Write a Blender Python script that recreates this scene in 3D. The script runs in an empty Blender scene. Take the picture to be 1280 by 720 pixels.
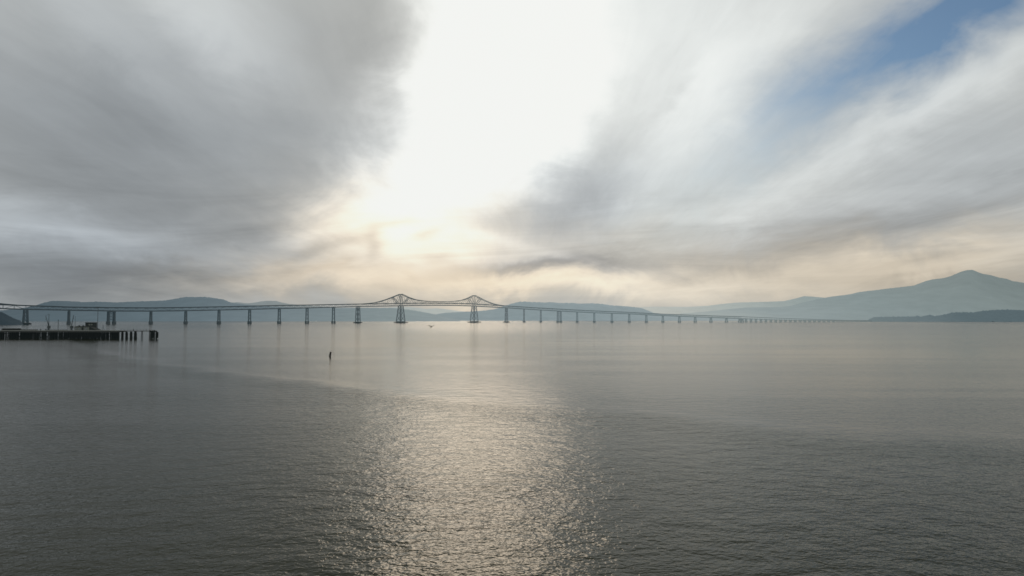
import bpy, math, random
from mathutils import Vector, Matrix, noise as mnoise
R = math.radians
random.seed(7)
scn = bpy.context.scene
col = scn.collection

# ------------------------------------------------------------------ camera
CAM_H = 12.0
F = 865.0                       # focal length in pixels of the 1280-wide photograph
HOR = 399.3
PITCH = math.atan((HOR - 360.0) / F)
cd = bpy.data.cameras.new('camera')
cd.sensor_width = 36.0
cd.lens = F / 1280.0 * 36.0
cd.clip_start = 0.1
cd.clip_end = 200000.0
cam = bpy.data.objects.new('camera', cd)
col.objects.link(cam)
cam.location = (0, 0, CAM_H)
cam.rotation_euler = (R(90) + PITCH, 0, 0)
scn.camera = cam
scn.view_settings.view_transform = 'Standard'
scn.view_settings.look = 'None'
scn.view_settings.exposure = 0
scn.view_settings.gamma = 1
scn.cycles.use_denoising = True
scn.cycles.denoiser = 'OPENIMAGEDENOISE'
scn.cycles.denoising_input_passes = 'RGB_ALBEDO_NORMAL'
scn.cycles.denoising_prefilter = 'ACCURATE'
scn.cycles.max_bounces = 6
scn.cycles.sample_clamp_indirect = 4.0
scn.cycles.pixel_filter_type = 'BLACKMAN_HARRIS'
scn.cycles.filter_width = 1.6


def ray(px, py):
    xc, yc = (px - 640.0) / F, (360.0 - py) / F
    c, s = math.cos(PITCH), math.sin(PITCH)
    return Vector((xc, c - yc * s, s + yc * c))


def at(px, py, Y):              # survey point: bearing and elevation read off the photo, range Y in metres
    d = ray(px, py)
    k = Y / d.y
    return Vector((d.x * k, Y, CAM_H + d.z * k))


def azel(px, py):
    d = ray(px, py).normalized()
    return math.atan2(d.x, d.y), math.asin(d.z)


# ------------------------------------------------------------------ node helper
class NT:
    def __init__(s, tree):
        s.t = tree
        s.n = tree.nodes
        s.l = tree.links

    def new(s, typ, **kw):
        n = s.n.new(typ)
        for k, v in kw.items():
            setattr(n, k, v)
        return n

    def put(s, sock, v):
        if v is None:
            return
        if isinstance(v, bpy.types.NodeSocket):
            s.l.new(v, sock)
        else:
            sock.default_value = v

    def math(s, op, a, b=None, c=None, clamp=False):
        n = s.new('ShaderNodeMath', operation=op, use_clamp=clamp)
        s.put(n.inputs[0], a)
        s.put(n.inputs[1], b)
        s.put(n.inputs[2], c)
        return n.outputs[0]

    def vmath(s, op, a, b=None, scale=None):
        n = s.new('ShaderNodeVectorMath', operation=op)
        s.put(n.inputs[0], a)
        s.put(n.inputs[1], b)
        if scale is not None:
            s.put(n.inputs['Scale'], scale)
        return n.outputs['Value'] if op in ('DOT_PRODUCT', 'LENGTH', 'DISTANCE') else n.outputs['Vector']

    def comb(s, x, y, z):
        n = s.new('ShaderNodeCombineXYZ')
        s.put(n.inputs[0], x); s.put(n.inputs[1], y); s.put(n.inputs[2], z)
        return n.outputs[0]

    def sep(s, v):
        n = s.new('ShaderNodeSeparateXYZ')
        s.put(n.inputs[0], v)
        return n.outputs

    def noise(s, vec, scale, detail=2.0, rough=0.5, dist=0.0, dim='3D', lac=2.0):
        n = s.new('ShaderNodeTexNoise', noise_dimensions=dim)
        s.put(n.inputs['Vector'], vec)
        n.inputs['Scale'].default_value = scale
        n.inputs['Detail'].default_value = detail
        n.inputs['Roughness'].default_value = rough
        n.inputs['Lacunarity'].default_value = lac
        n.inputs['Distortion'].default_value = dist
        return n.outputs

    def mapping(s, vec, loc=(0, 0, 0), rot=(0, 0, 0), sc=(1, 1, 1), typ='POINT'):
        n = s.new('ShaderNodeMapping', vector_type=typ)
        s.put(n.inputs['Vector'], vec)
        n.inputs['Location'].default_value = loc
        n.inputs['Rotation'].default_value = rot
        n.inputs['Scale'].default_value = sc
        return n.outputs[0]

    def smooth(s, v, a, b, lo=0.0, hi=1.0):
        n = s.new('ShaderNodeMapRange', interpolation_type='SMOOTHSTEP')
        s.put(n.inputs[0], v)
        n.inputs[1].default_value = a; n.inputs[2].default_value = b
        n.inputs[3].default_value = lo; n.inputs[4].default_value = hi
        return n.outputs[0]

    def ramp(s, v, stops, interp='LINEAR'):
        n = s.new('ShaderNodeValToRGB')
        n.color_ramp.interpolation = interp
        e = n.color_ramp.elements
        while len(e) < len(stops):
            e.new(0.5)
        for q, (p, c) in zip(e, stops):
            q.position = p
            q.color = (c[0], c[1], c[2], 1)
        s.put(n.inputs[0], v)
        return n.outputs[0]

    def mix(s, f, a, b, typ='RGBA', blend='MIX'):
        n = s.new('ShaderNodeMix', data_type=typ, blend_type=blend) if typ == 'RGBA' else s.new('ShaderNodeMix', data_type=typ)
        ia = {'RGBA': (6, 7, 2), 'FLOAT': (2, 3, 0), 'VECTOR': (4, 5, 1)}[typ]
        s.put(n.inputs[0], f)
        for i, v in ((ia[0], a), (ia[1], b)):
            if isinstance(v, tuple) and typ == 'RGBA' and len(v) == 3:
                v = v + (1,)
            s.put(n.inputs[i], v)
        return n.outputs[ia[2]]


# ------------------------------------------------------------------ sky and sun
SUN_PX = (594, 125)
SUN_AZ, SUN_EL = azel(*SUN_PX)

world = bpy.data.worlds.new('World')
scn.world = world
world.use_nodes = True
world.node_tree.nodes.clear()
W = NT(world.node_tree)
gen = W.new('ShaderNodeTexCoord').outputs['Generated']
dirn = W.vmath('NORMALIZE', gen)
dx, dy, dz = W.sep(dirn)[:3]
az = W.math('ARCTAN2', dx, dy)
el = W.math('ARCSINE', dz)
# cloud deck seen in perspective: direction projected on a plane overhead, streets run along the sun's bearing
zz = W.math('ADD', W.math('MAXIMUM', dz, 0.0), 0.10)
deck = W.comb(W.math('DIVIDE', dx, zz), W.math('DIVIDE', dy, zz), 0.0)
street = W.mapping(deck, rot=(0, 0, R(9)), sc=(1.0, 0.22, 1.0))
n_st = W.noise(street, 1.5, 5.0, 0.55, 0.6)
n_fine = W.noise(W.mapping(deck, loc=(7, 3, 0), rot=(0, 0, R(16)), sc=(1.0, 0.30, 1.0)), 5.0, 4.0, 0.55, 0.8)
n_iso = W.noise(W.mapping(dirn, sc=(1, 1, 1.8)), 7.0, 5.0, 0.58, 0.5)
n_big = W.noise(W.mapping(dirn, loc=(3, 1, 2), sc=(1, 1, 2.0)), 3.0, 3.0, 0.5)


def centred(o):
    return W.math('SUBTRACT', o, 0.5)


wx = W.math('ADD', W.math('MULTIPLY', centred(n_st[0]), 0.10), W.math('MULTIPLY', centred(n_iso[0]), 0.10))
n_iso2 = W.noise(W.mapping(dirn, loc=(9, 4, 1), sc=(1, 1, 1.8)), 7.0, 5.0, 0.58, 0.5)
wy = W.math('ADD', W.math('MULTIPLY', centred(n_big[0]), 0.05), W.math('MULTIPLY', centred(n_iso2[0]), 0.10))
P = W.comb(W.math('ADD', az, wx), W.math('ADD', el, wy), 0.0)


P_near = W.comb(W.math('ADD', az, W.math('MULTIPLY', centred(n_iso[0]), 0.045)), W.math('ADD', el, W.math('MULTIPLY', centred(n_iso2[0]), 0.045)), 0.0)


def blob(px, py, rx, ry, rot=0.0, amp=1.0, k=1.0, coord=None):
    """soft cloud patch centred on a bearing/elevation; sizes given in photo pixels (angle = px / F)"""
    a, e = azel(px, py)
    v = W.mapping(coord or P, loc=(a, e, 0), rot=(0, 0, R(rot)), sc=(rx / F, ry / F, 1.0), typ='TEXTURE')
    d2 = W.vmath('DOT_PRODUCT', v, v)
    if k != 1.0:
        d2 = W.math('POWER', d2, k)
    return W.math('MULTIPLY', W.math('POWER', 0.36788, d2), amp)


def total(items, start=0.0):
    s = start
    for b in items:
        s = W.math('ADD', s, blob(*b))
    return s


# brightness of the overcast, in display units
g_el = W.ramp(W.math('MULTIPLY', el, 1.0 / 1.5708, clamp=True),
              [(0.0, (.70,) * 3), (0.06, (.735,) * 3), (0.17, (.75,) * 3), (0.30, (.74,) * 3), (0.5, (.60,) * 3), (1.0, (.50,) * 3)])
G = total([
    # dark cloud mass on the left
    (300, 190, 250, 120, 35, -0.075),
    (60, 160, 190, 130, 0, -0.14),
    (440, 90, 110, 95, 0, -0.05),
    (90, 350, 300, 34, 0, -0.12),
    (330, 275, 170, 42, 25, -0.06),
    (60, 285, 130, 26, -8, 0.07),
    (220, 312, 120, 18, -4, 0.05),
    (300, 45, 120, 45, -30, 0.10),
    (150, 60, 110, 30, -35, 0.04),
    # bright opening around the sun
    (632, 60, 125, 165, -10, 0.36, 2.0),
    (560, 190, 130, 90, 40, 0.26, 1.3),
    (790, 40, 190, 110, 40, 0.13),
    (460, 268, 130, 48, 30, 0.18), (340, 354, 130, 13, 3, 0.09),
    (560, 312, 130, 42, 0, 0.18),
    (585, 355, 170, 22, 0, 0.10),
    # grey bank right of the opening
    (690, 262, 80, 42, 18, -0.05),
    (745, 205, 120, 34, 48, -0.05),
    (840, 120, 90, 12, 50, -0.025), (930, 70, 170, 40, 40, 0.07), (860, 50, 150, 90, 40, 0.06),
    (700, 330, 120, 12, 4, -0.10),
    # right half
    (880, 190, 140, 70, 40, 0.09),
    (1150, 140, 260, 30, 27, 0.11),
    (1240, 200, 130, 50, 20, -0.04),
    (1030, 285, 190, 26, 6, -0.08),
    (1130, 245, 200, 16, 12, 0.04),
    (900, 345, 300, 18, 4, 0.08),
    (1200, 320, 150, 12, 4, 0.05),
    (760, 365, 160, 20, 0, 0.10),
    (1230, 360, 150, 30, 0, -0.06),
])
# small torn wisps under the opening
for wsp in ((425, 301, 66, 8, 21, -0.12), (468, 302, 11, 22, -4, -0.12), (505, 277, 40, 5, 6, -0.05), (536, 288, 20, 7, 16, -0.10), (548, 320, 16, 9, 0, -0.07),
            (640, 338, 100, 9, 7, -0.08), (700, 318, 60, 6, -14, 0.05), (610, 296, 50, 8, -12, 0.06), (420, 338, 90, 7, 6, -0.05), (640, 262, 30, 16, 40, -0.05)):
    G = W.math('ADD', G, blob(*wsp, 1.0, P_near))
G = W.math('ADD', G, g_el)
tex = W.math('ADD', W.math('MULTIPLY', centred(n_st[0]), W.smooth(az, -0.15, 0.15, 0.12, 0.155)), W.math('MULTIPLY', centred(n_fine[0]), 0.055))
tex = W.math('ADD', tex, W.math('MULTIPLY', centred(n_iso[0]), 0.05))
n_wisp = W.noise(W.mapping(deck, loc=(2, 8, 0), rot=(0, 0, R(12)), sc=(1.0, 0.16, 1.0)), 11.0, 4.0, 0.6, 1.2)
tex = W.math('ADD', tex, W.math('MULTIPLY', centred(n_wisp[0]), W.smooth(az, -0.2, 0.15, 0.012, 0.055)))
tex = W.math('MULTIPLY', tex, W.smooth(el, 0.02, 0.22, 0.45, 1.0))
n_band = W.noise(W.mapping(W.comb(az, W.math('SUBTRACT', el, W.math('MULTIPLY', az, 0.06)), 0.0), loc=(0.3, 0.1, 0), sc=(3.2, 24.0, 1.0)), 1.0, 4.0, 0.6, 1.0)
band = W.math('MULTIPLY', centred(n_band[0]), W.math('MULTIPLY', W.smooth(el, 0.0, 0.05, 0.4, 1.0), W.smooth(el, 0.10, 0.24, 1.0, 0.0)))
tex = W.math('ADD', tex, W.math('MULTIPLY', band, 0.22))
G = W.math('MAXIMUM', W.math('ADD', G, tex), 0.05)

warm = total([(350, 350, 130, 22, 3, 0.6), (440, 280, 120, 40, 25, 0.4), (520, 300, 190, 65, 0, 0.9), (600, 365, 260, 30, 0, 0.8), (880, 335, 330, 45, 0, 0.75),
              (560, 120, 170, 190, 0, 0.25), (1180, 325, 200, 45, 0, 0.7), (330, 100, 260, 90, 0, 0.12)])
cool = total([(90, 330, 320, 60, 0, 0.6), (330, 200, 230, 120, 0, 0.5), (700, 330, 120, 16, 0, 0.9), (705, 265, 95, 55, 20, 0.7), (300, 70, 260, 80, 0, 0.25),
              (1040, 285, 200, 30, 5, 0.5), (60, 150, 160, 130, 0, 0.35), (1240, 190, 120, 60, 0, 0.3)])
wr = W.math('ADD', W.math('MULTIPLY', warm, 0.05), W.math('MULTIPLY', cool, -0.05))
wg = W.math('ADD', W.math('MULTIPLY', warm, -0.012), W.math('MULTIPLY', cool, -0.018))
wb = W.math('ADD', W.math('MULTIPLY', warm, -0.085), W.math('MULTIPLY', cool, 0.035))
chan = []
for t, off in ((0.984, wr), (1.0, wg), (0.992, wb)):
    v = W.math('MULTIPLY', G, t)
    if off is not None:
        v = W.math('MULTIPLY', v, W.math('ADD', off, 1.0))
    v = W.math('POWER', v, 2.2)
    chan.append(v)
blue = total([(1140, 48, 180, 36, 30, 0.60), (1230, -5, 140, 40, 22, 0.5), (1000, 122, 150, 44, 32, 0.23)])
blue = W.math('MULTIPLY', blue, W.math('ADD', W.math('MULTIPLY', n_fine[0], 1.0), 0.5))
blue = W.math('MINIMUM', blue, 0.95)
sky = W.new('ShaderNodeTexSky', sky_type='NISHITA')
sky.sun_disc = False
sky.sun_elevation = SUN_EL
sky.sun_rotation = SUN_AZ
sky.air_density = 1.0
sky.dust_density = 0.6
cc = [W.math('SMOOTH_MIN', c, m, 0.15) for c, m in zip(chan, (0.90, 0.91, 0.885))]
# cloud colours scaled up to offset the low background strength
n = W.new('ShaderNodeCombineColor')
for i in range(3):
    W.put(n.inputs[i], W.math('MULTIPLY', cc[i], 10.0))
mixed = W.mix(blue, n.outputs[0], W.vmath('MULTIPLY', sky.outputs[0], (0.41, 0.55, 0.67)))
bg = W.new('ShaderNodeBackground')
W.l.new(mixed, bg.inputs[0])
bg.inputs[1].default_value = 0.1
wo = W.new('ShaderNodeOutputWorld')
W.l.new(bg.outputs[0], wo.inputs[0])
world.cycles.sampling_method = 'MANUAL'
world.cycles.sample_map_resolution = 512

sd = bpy.data.lights.new('sun', 'SUN')
sd.energy = 0.20
sd.angle = R(15)
sd.color = (1.0, 0.80, 0.58)
sun = bpy.data.objects.new('sun', sd)
col.objects.link(sun)
sdir = ray(*SUN_PX).normalized()
sun.rotation_euler = (-sdir).to_track_quat('-Z', 'Y').to_euler()


# ------------------------------------------------------------------ materials
def mat_basic(name, base, rough=0.8, air=None, air_stops=None, x0=-1, x1=1, var=0.12, nscale=0.2, metal=0.0):
    """base colour with mottling; air = emission painted on to imitate light scattered by bay haze lying in front
    of things at that range (the surface itself glows)."""
    m = bpy.data.materials.new(name)
    m.use_nodes = True
    m.node_tree.nodes.clear()
    T = NT(m.node_tree)
    geo = T.new('ShaderNodeNewGeometry').outputs['Position']
    nz = T.noise(geo, nscale, 4, 0.6)[0]
    f = T.math('ADD', T.math('MULTIPLY', T.math('SUBTRACT', nz, 0.5), var * 4), 1.0)
    bs = T.new('ShaderNodeBsdfPrincipled')
    c = T.vmath('SCALE', base, None, f)
    T.l.new(c, bs.inputs['Base Color'])
    bs.inputs['Roughness'].default_value = rough
    bs.inputs['Metallic'].default_value = metal
    bs.inputs['Specular IOR Level'].default_value = 0.25
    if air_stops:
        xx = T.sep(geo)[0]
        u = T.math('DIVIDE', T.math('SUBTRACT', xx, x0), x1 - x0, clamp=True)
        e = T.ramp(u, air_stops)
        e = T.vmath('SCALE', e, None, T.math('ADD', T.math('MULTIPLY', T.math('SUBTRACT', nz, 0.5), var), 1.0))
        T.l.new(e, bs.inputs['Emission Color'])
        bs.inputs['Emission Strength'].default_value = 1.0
    elif air:
        bs.inputs['Emission Color'].default_value = (*air, 1)
        bs.inputs['Emission Strength'].default_value = 1.0
    o = T.new('ShaderNodeOutputMaterial')
    T.l.new(bs.outputs[0], o.inputs[0])
    m.cycles.emission_sampling = 'NONE'
    return m


def srgb(r, g, b, k=1.0):
    def f(v):
        v /= 255.0
        return (v / 12.92 if v < .04045 else ((v + .055) / 1.055) ** 2.4) * k
    return (f(r), f(g), f(b))


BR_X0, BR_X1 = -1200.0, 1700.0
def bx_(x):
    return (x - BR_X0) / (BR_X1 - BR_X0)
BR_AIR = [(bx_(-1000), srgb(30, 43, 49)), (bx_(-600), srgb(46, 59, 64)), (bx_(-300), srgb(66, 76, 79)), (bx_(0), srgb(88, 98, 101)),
          (bx_(300), srgb(92, 106, 110)), (bx_(1000), srgb(104, 116, 117)), (bx_(1600), srgb(104, 118, 118))]  # haze glow painted into the bridge as emission, stronger from left to right
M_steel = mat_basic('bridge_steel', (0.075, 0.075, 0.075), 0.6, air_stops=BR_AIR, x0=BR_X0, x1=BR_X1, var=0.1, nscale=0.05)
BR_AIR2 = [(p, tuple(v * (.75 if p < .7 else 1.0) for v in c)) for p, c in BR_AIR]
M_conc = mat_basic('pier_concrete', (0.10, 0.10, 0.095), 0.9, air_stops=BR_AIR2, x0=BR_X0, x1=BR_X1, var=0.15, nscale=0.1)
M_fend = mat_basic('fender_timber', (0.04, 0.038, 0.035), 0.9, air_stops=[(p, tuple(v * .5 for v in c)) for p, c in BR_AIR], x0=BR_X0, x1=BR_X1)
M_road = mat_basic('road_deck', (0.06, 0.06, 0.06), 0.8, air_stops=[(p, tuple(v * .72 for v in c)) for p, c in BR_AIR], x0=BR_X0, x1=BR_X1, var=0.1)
WAIR = (0.0035, 0.0055, 0.0058)  # faint haze glow painted into the wharf materials
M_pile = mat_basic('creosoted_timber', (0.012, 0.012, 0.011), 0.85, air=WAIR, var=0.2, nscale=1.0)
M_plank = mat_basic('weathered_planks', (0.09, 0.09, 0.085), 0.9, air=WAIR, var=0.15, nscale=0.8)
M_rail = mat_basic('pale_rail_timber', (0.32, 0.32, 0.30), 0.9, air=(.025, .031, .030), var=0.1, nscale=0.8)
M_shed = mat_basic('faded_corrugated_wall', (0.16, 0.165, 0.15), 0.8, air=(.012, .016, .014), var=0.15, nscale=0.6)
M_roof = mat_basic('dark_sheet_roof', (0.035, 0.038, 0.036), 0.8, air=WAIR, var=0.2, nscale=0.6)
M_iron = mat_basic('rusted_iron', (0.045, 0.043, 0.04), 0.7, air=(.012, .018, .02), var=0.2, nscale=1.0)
M_post = mat_basic('wet_black_timber', (0.018, 0.016, 0.014), 0.7, var=0.2, nscale=3.0)
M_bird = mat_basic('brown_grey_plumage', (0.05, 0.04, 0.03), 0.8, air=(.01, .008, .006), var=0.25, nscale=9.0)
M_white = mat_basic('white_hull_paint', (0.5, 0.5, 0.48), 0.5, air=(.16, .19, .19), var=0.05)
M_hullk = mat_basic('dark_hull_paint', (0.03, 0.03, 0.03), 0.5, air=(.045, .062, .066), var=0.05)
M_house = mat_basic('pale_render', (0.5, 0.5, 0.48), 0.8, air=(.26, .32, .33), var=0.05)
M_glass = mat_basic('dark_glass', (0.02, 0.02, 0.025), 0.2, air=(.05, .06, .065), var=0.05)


# ------------------------------------------------------------------ mesh builder
class MB:
    def __init__(s):
        s.v = []
        s.f = []

    def quadbox(s, c8):
        b = len(s.v)
        s.v += [tuple(p) for p in c8]
        s.f += [(b, b + 3, b + 2, b + 1), (b + 4, b + 5, b + 6, b + 7)] + \
               [(b + i, b + (i + 1) % 4, b + 4 + (i + 1) % 4, b + 4 + i) for i in range(4)]

    def box(s, x0, x1, y0, y1, z0, z1, m=None):
        c = [Vector((x, y, z)) for z in (z0, z1) for x, y in ((x0, y0), (x1, y0), (x1, y1), (x0, y1))]
        if m is not None:
            c = [m @ p for p in c]
        s.quadbox(c)

    def bar(s, p0, p1, w, h=None, up=Vector((0, 0, 1))):
        h = h or w
        p0, p1 = Vector(p0), Vector(p1)
        d = (p1 - p0)
        if d.length < 1e-6:
            return
        d.normalize()
        u = up if abs(d.dot(up)) < 0.98 else Vector((0, 1, 0))
        a = d.cross(u).normalized() * (w / 2)
        b = a.cross(d).normalized() * (h / 2)
        s.quadbox([p0 - a - b, p0 + a - b, p0 + a + b, p0 - a + b, p1 - a - b, p1 + a - b, p1 + a + b, p1 - a + b])

    def tube(s, p0, p1, r0, r1=None, n=8, cap=True):
        r1 = r0 if r1 is None else r1
        p0, p1 = Vector(p0), Vector(p1)
        d = (p1 - p0).normalized()
        u = Vector((0, 0, 1)) if abs(d.z) < 0.95 else Vector((1, 0, 0))
        a = d.cross(u).normalized()
        b = a.cross(d)
        base = len(s.v)
        for p, r in ((p0, r0), (p1, r1)):
            for i in range(n):
                t = 2 * math.pi * i / n
                s.v.append(tuple(p + a * math.cos(t) * r + b * math.sin(t) * r))
        for i in range(n):
            j = (i + 1) % n
            s.f.append((base + i, base + j, base + n + j, base + n + i))
        if cap:
            s.f.append(tuple(base + n + i for i in range(n)))
            s.f.append(tuple(base + n - 1 - i for i in range(n)))

    def prism(s, poly, z0, z1, m=None):
        """horizontal outline extruded between two heights"""
        base = len(s.v)
        n = len(poly)
        for z in (z0, z1):
            for x, y in poly:
                p = Vector((x, y, z))
                s.v.append(tuple(m @ p if m is not None else p))
        s.f.append(tuple(base + n - 1 - i for i in range(n)))
        s.f.append(tuple(base + n + i for i in range(n)))
        for i in range(n):
            j = (i + 1) % n
            s.f.append((base + i, base + j, base + n + j, base + n + i))

    def build(s, name, mat, parent=None, smooth=False, loc=None):
        me = bpy.data.meshes.new(name)
        me.from_pydata(s.v, [], s.f)
        me.update()
        me.materials.append(mat)
        if smooth:
            for p in me.polygons:
                p.use_smooth = True
        o = bpy.data.objects.new(name, me)
        col.objects.link(o)
        if parent is not None:
            o.parent = parent
        if loc is not None:
            o.location = loc
        return o


def thing(name, label, cat, loc=(0, 0, 0), rz=0.0, group=None):
    o = bpy.data.objects.new(name, None)
    col.objects.link(o)
    o.location = loc
    o.rotation_euler = (0, 0, rz)
    return tag(o, label, cat, group)


def tag(o, label, cat, group=None):
    o['label'] = label
    o['category'] = cat
    if group:
        o['group'] = group
    return o


def interp(x, pts):
    if x <= pts[0][0]:
        return pts[0][1]
    for (a, fa), (b, fb) in zip(pts, pts[1:]):
        if x <= b:
            return fa + (fb - fa) * (x - a) / (b - a)
    return pts[-1][1]


# ------------------------------------------------------------------ water
def build_water():
    mb = MB()
    mb.v = [(-60000, -3000, 0), (60000, -3000, 0), (60000, 70000, 0), (-60000, 70000, 0)]
    mb.f = [(0, 1, 2, 3)]
    m = bpy.data.materials.new('bay_water')
    m.use_nodes = True
    m.node_tree.nodes.clear()
    # wave height group, evaluated three times for the slope
    g = bpy.data.node_groups.new('wave_height', 'ShaderNodeTree')
    g.interface.new_socket('P', in_out='INPUT', socket_type='NodeSocketVector')
    g.interface.new_socket('H', in_out='OUTPUT', socket_type='NodeSocketFloat')
    T = NT(g)
    gi = T.new('NodeGroupInput').outputs[0]
    go = T.new('NodeGroupOutput')
    a = T.noise(T.mapping(gi, rot=(0, 0, R(-14)), sc=(0.75, 1.0, 1)), 2.2, 2.0, 0.55, 0.25, '2D')[0]
    b = T.noise(T.mapping(gi, loc=(31, 17, 0), rot=(0, 0, R(24)), sc=(0.9, 1.0, 1)), 5.0, 1.0, 0.5, 0.2, '2D')[0]
    c = T.noise(T.mapping(gi, loc=(11, 57, 0), rot=(0, 0, R(-18)), sc=(0.7, 1.0, 1)), 0.5, 1.0, 0.5, 0.0, '2D')[0]
    h = T.math('ADD', T.math('MULTIPLY', a, WAVE[0]), T.math('MULTIPLY', b, WAVE[1]))
    h = T.math('ADD', h, T.math('MULTIPLY', c, WAVE[2]))
    T.l.new(h, go.inputs[0])

    T = NT(m.node_tree)
    pos = T.new('ShaderNodeNewGeometry').outputs['Position']
    EPS = 0.02
    hs = []
    for off in ((0, 0, 0), (EPS, 0, 0), (0, EPS, 0)):
        gn = T.new('ShaderNodeGroup')
        gn.node_tree = g
        T.l.new(T.vmath('ADD', pos, off), gn.inputs[0])
        hs.append(gn.outputs[0])
    sx = T.math('DIVIDE', T.math('SUBTRACT', hs[0], hs[1]), EPS)
    sy = T.math('DIVIDE', T.math('SUBTRACT', hs[0], hs[2]), EPS)
    # wind-roughened water near, slack water beyond a tide line; slicks further out
    px, py, pz = T.sep(pos)[:3]
    wob = T.math('MULTIPLY', T.math('SUBTRACT', T.noise(pos, 0.045, 5, 0.65)[0], 0.5), 30.0)
    yb = T.math('ADD', 99.0, T.math('MULTIPLY', px, -0.78))
    yb = T.math('ADD', yb, T.math('MULTIPLY', T.math('MULTIPLY', px, px), 0.0016))
    dist = T.math('SUBTRACT', T.math('ADD', py, wob), yb)          # metres beyond the tide line
    calm = T.smooth(dist, -10.0, 10.0)
    line = T.math('POWER', 0.36788, T.math('POWER', T.math('DIVIDE', T.math('SUBTRACT', dist, 5.0), 4.0), 2.0))
    slick = T.noise(T.mapping(pos, rot=(0, 0, R(6)), sc=(0.0022, 0.022, 1.0)), 1.0, 5, 0.6, 0.9)[0]
    slick = T.smooth(slick, 0.40, 0.62)
    far = T.math('ADD', FAR[0], T.math('MULTIPLY', slick, FAR[1]))
    far = T.math('ADD', far, T.math('MULTIPLY', T.math('POWER', 0.36788, T.math('DIVIDE', T.math('MAXIMUM', dist, 0.0), 110.0)), 0.50))
    far = T.math('ADD', far, T.smooth(dist, 150.0, 1100.0, 0.0, 1.1))
    gust = T.noise(T.mapping(pos, rot=(0, 0, R(28)), sc=(0.016, 0.075, 1.0)), 1.0, 4, 0.6, 0.6)[0]
    near = T.math('ADD', 0.42, T.math('MULTIPLY', gust, 1.3))
    amp = T.mix(calm, near, far, 'FLOAT')
    edge = T.math('POWER', 0.36788, T.math('POWER', T.math('DIVIDE', T.math('ADD', dist, 9.0), 7.0), 2.0))
    amp = T.math('MULTIPLY', amp, T.math('SUBTRACT', 1.0, T.math('MULTIPLY', line, 0.45)))
    amp = T.math('MULTIPLY', amp, T.math('ADD', 1.0, T.math('MULTIPLY', edge, 0.45)))
    nrm = T.comb(T.math('MULTIPLY', sx, amp), T.math('MULTIPLY', sy, amp), 1.0)
    nrm = T.vmath('NORMALIZE', nrm)
    bs = T.new('ShaderNodeBsdfPrincipled')
    body = T.noise(T.mapping(pos, sc=(0.004, 0.01, 1)), 1.0, 3, 0.5)[0]
    T.l.new(T.mix(body, (0.023, 0.027, 0.011), (0.032, 0.035, 0.016)), bs.inputs['Base Color'])
    bs.inputs['Roughness'].default_value = 0.10
    bs.inputs['IOR'].default_value = 1.17
    bs.inputs['Specular IOR Level'].default_value = 0.5
    bs.inputs['Specular Tint'].default_value = (1.0, 0.96, 0.82, 1)
    T.l.new(nrm, bs.inputs['Normal'])
    o = T.new('ShaderNodeOutputMaterial')
    T.l.new(bs.outputs[0], o.inputs[0])
    w = mb.build('water', m)
    w['kind'] = 'structure'


WAVE = (0.064, 0.016, 0.12)
FAR = (0.10, 0.26)
build_water()


# ------------------------------------------------------------------ hills
def hill(name, prof, D, depth, stops, seed=0, rough=0.5, step=2.0, base=(0.030, 0.034, 0.036), front=0.0):
    """a ridge with its foot on the water at range D and its crest 'depth' metres further back"""
    xs0, xs1 = prof[0][0], prof[-1][0]
    n = int((xs1 - xs0) / step) + 1
    rows = [0.0, 0.12, 0.3, 0.5, 0.7, 0.86, 1.0, 1.3, 1.9]
    mb = MB()
    Yc = D + depth
    for i in range(n + 1):
        px = xs0 + (xs1 - xs0) * i / n
        py = interp(px, prof)
        crest = at(px, py, Yc)
        hz = max(crest.z, 0.5)
        bear = crest.x / Yc
        # tree tops and knolls on the skyline
        hz += (mnoise.noise(Vector((px * 0.33, seed, 0))) * 0.7 + mnoise.noise(Vector((px * 0.9, seed, 5))) * 0.5) * rough * Yc / F
        hz = max(hz, 0.3)
        for t in rows:
            Y = D + depth * t
            wig = mnoise.noise(Vector((px * 0.05, t * 2.5, seed + 9)))
            if t <= 1.0:
                k = t ** 0.85
                k = min(1.0, max(0.0, k * (1 + 0.35 * wig * (1 - t) * (t > 0))))
            else:
                k = max(0.0, 1 - (t - 1.0) / 0.9)
            z = hz * k - (0.6 if t == 0 else 0.0)
            Yj = Y + depth * 0.08 * wig * (0 < t < 1)
            mb.v.append((bear * Yj, Yj, z))
    m_ = len(rows)
    for i in range(n):
        for j in range(m_ - 1):
            a = i * m_ + j
            mb.f.append((a, a + m_, a + m_ + 1, a + 1))
    x0, x1 = (xs0 - 640) / F * Yc, (xs1 - 640) / F * Yc
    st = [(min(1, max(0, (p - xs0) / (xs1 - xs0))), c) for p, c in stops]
    st = [(p, (c[0] * AIRK, c[1] * AIRK * 0.985, c[2] * AIRK * 1.01)) for p, c in st]  # ridge tones glow as emission, standing in for distance haze
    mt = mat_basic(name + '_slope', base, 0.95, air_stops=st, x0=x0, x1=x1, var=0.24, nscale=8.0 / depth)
    o = mb.build(name, mt, smooth=True)
    o['kind'] = 'structure'
    return o


AIRK = 0.95
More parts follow.
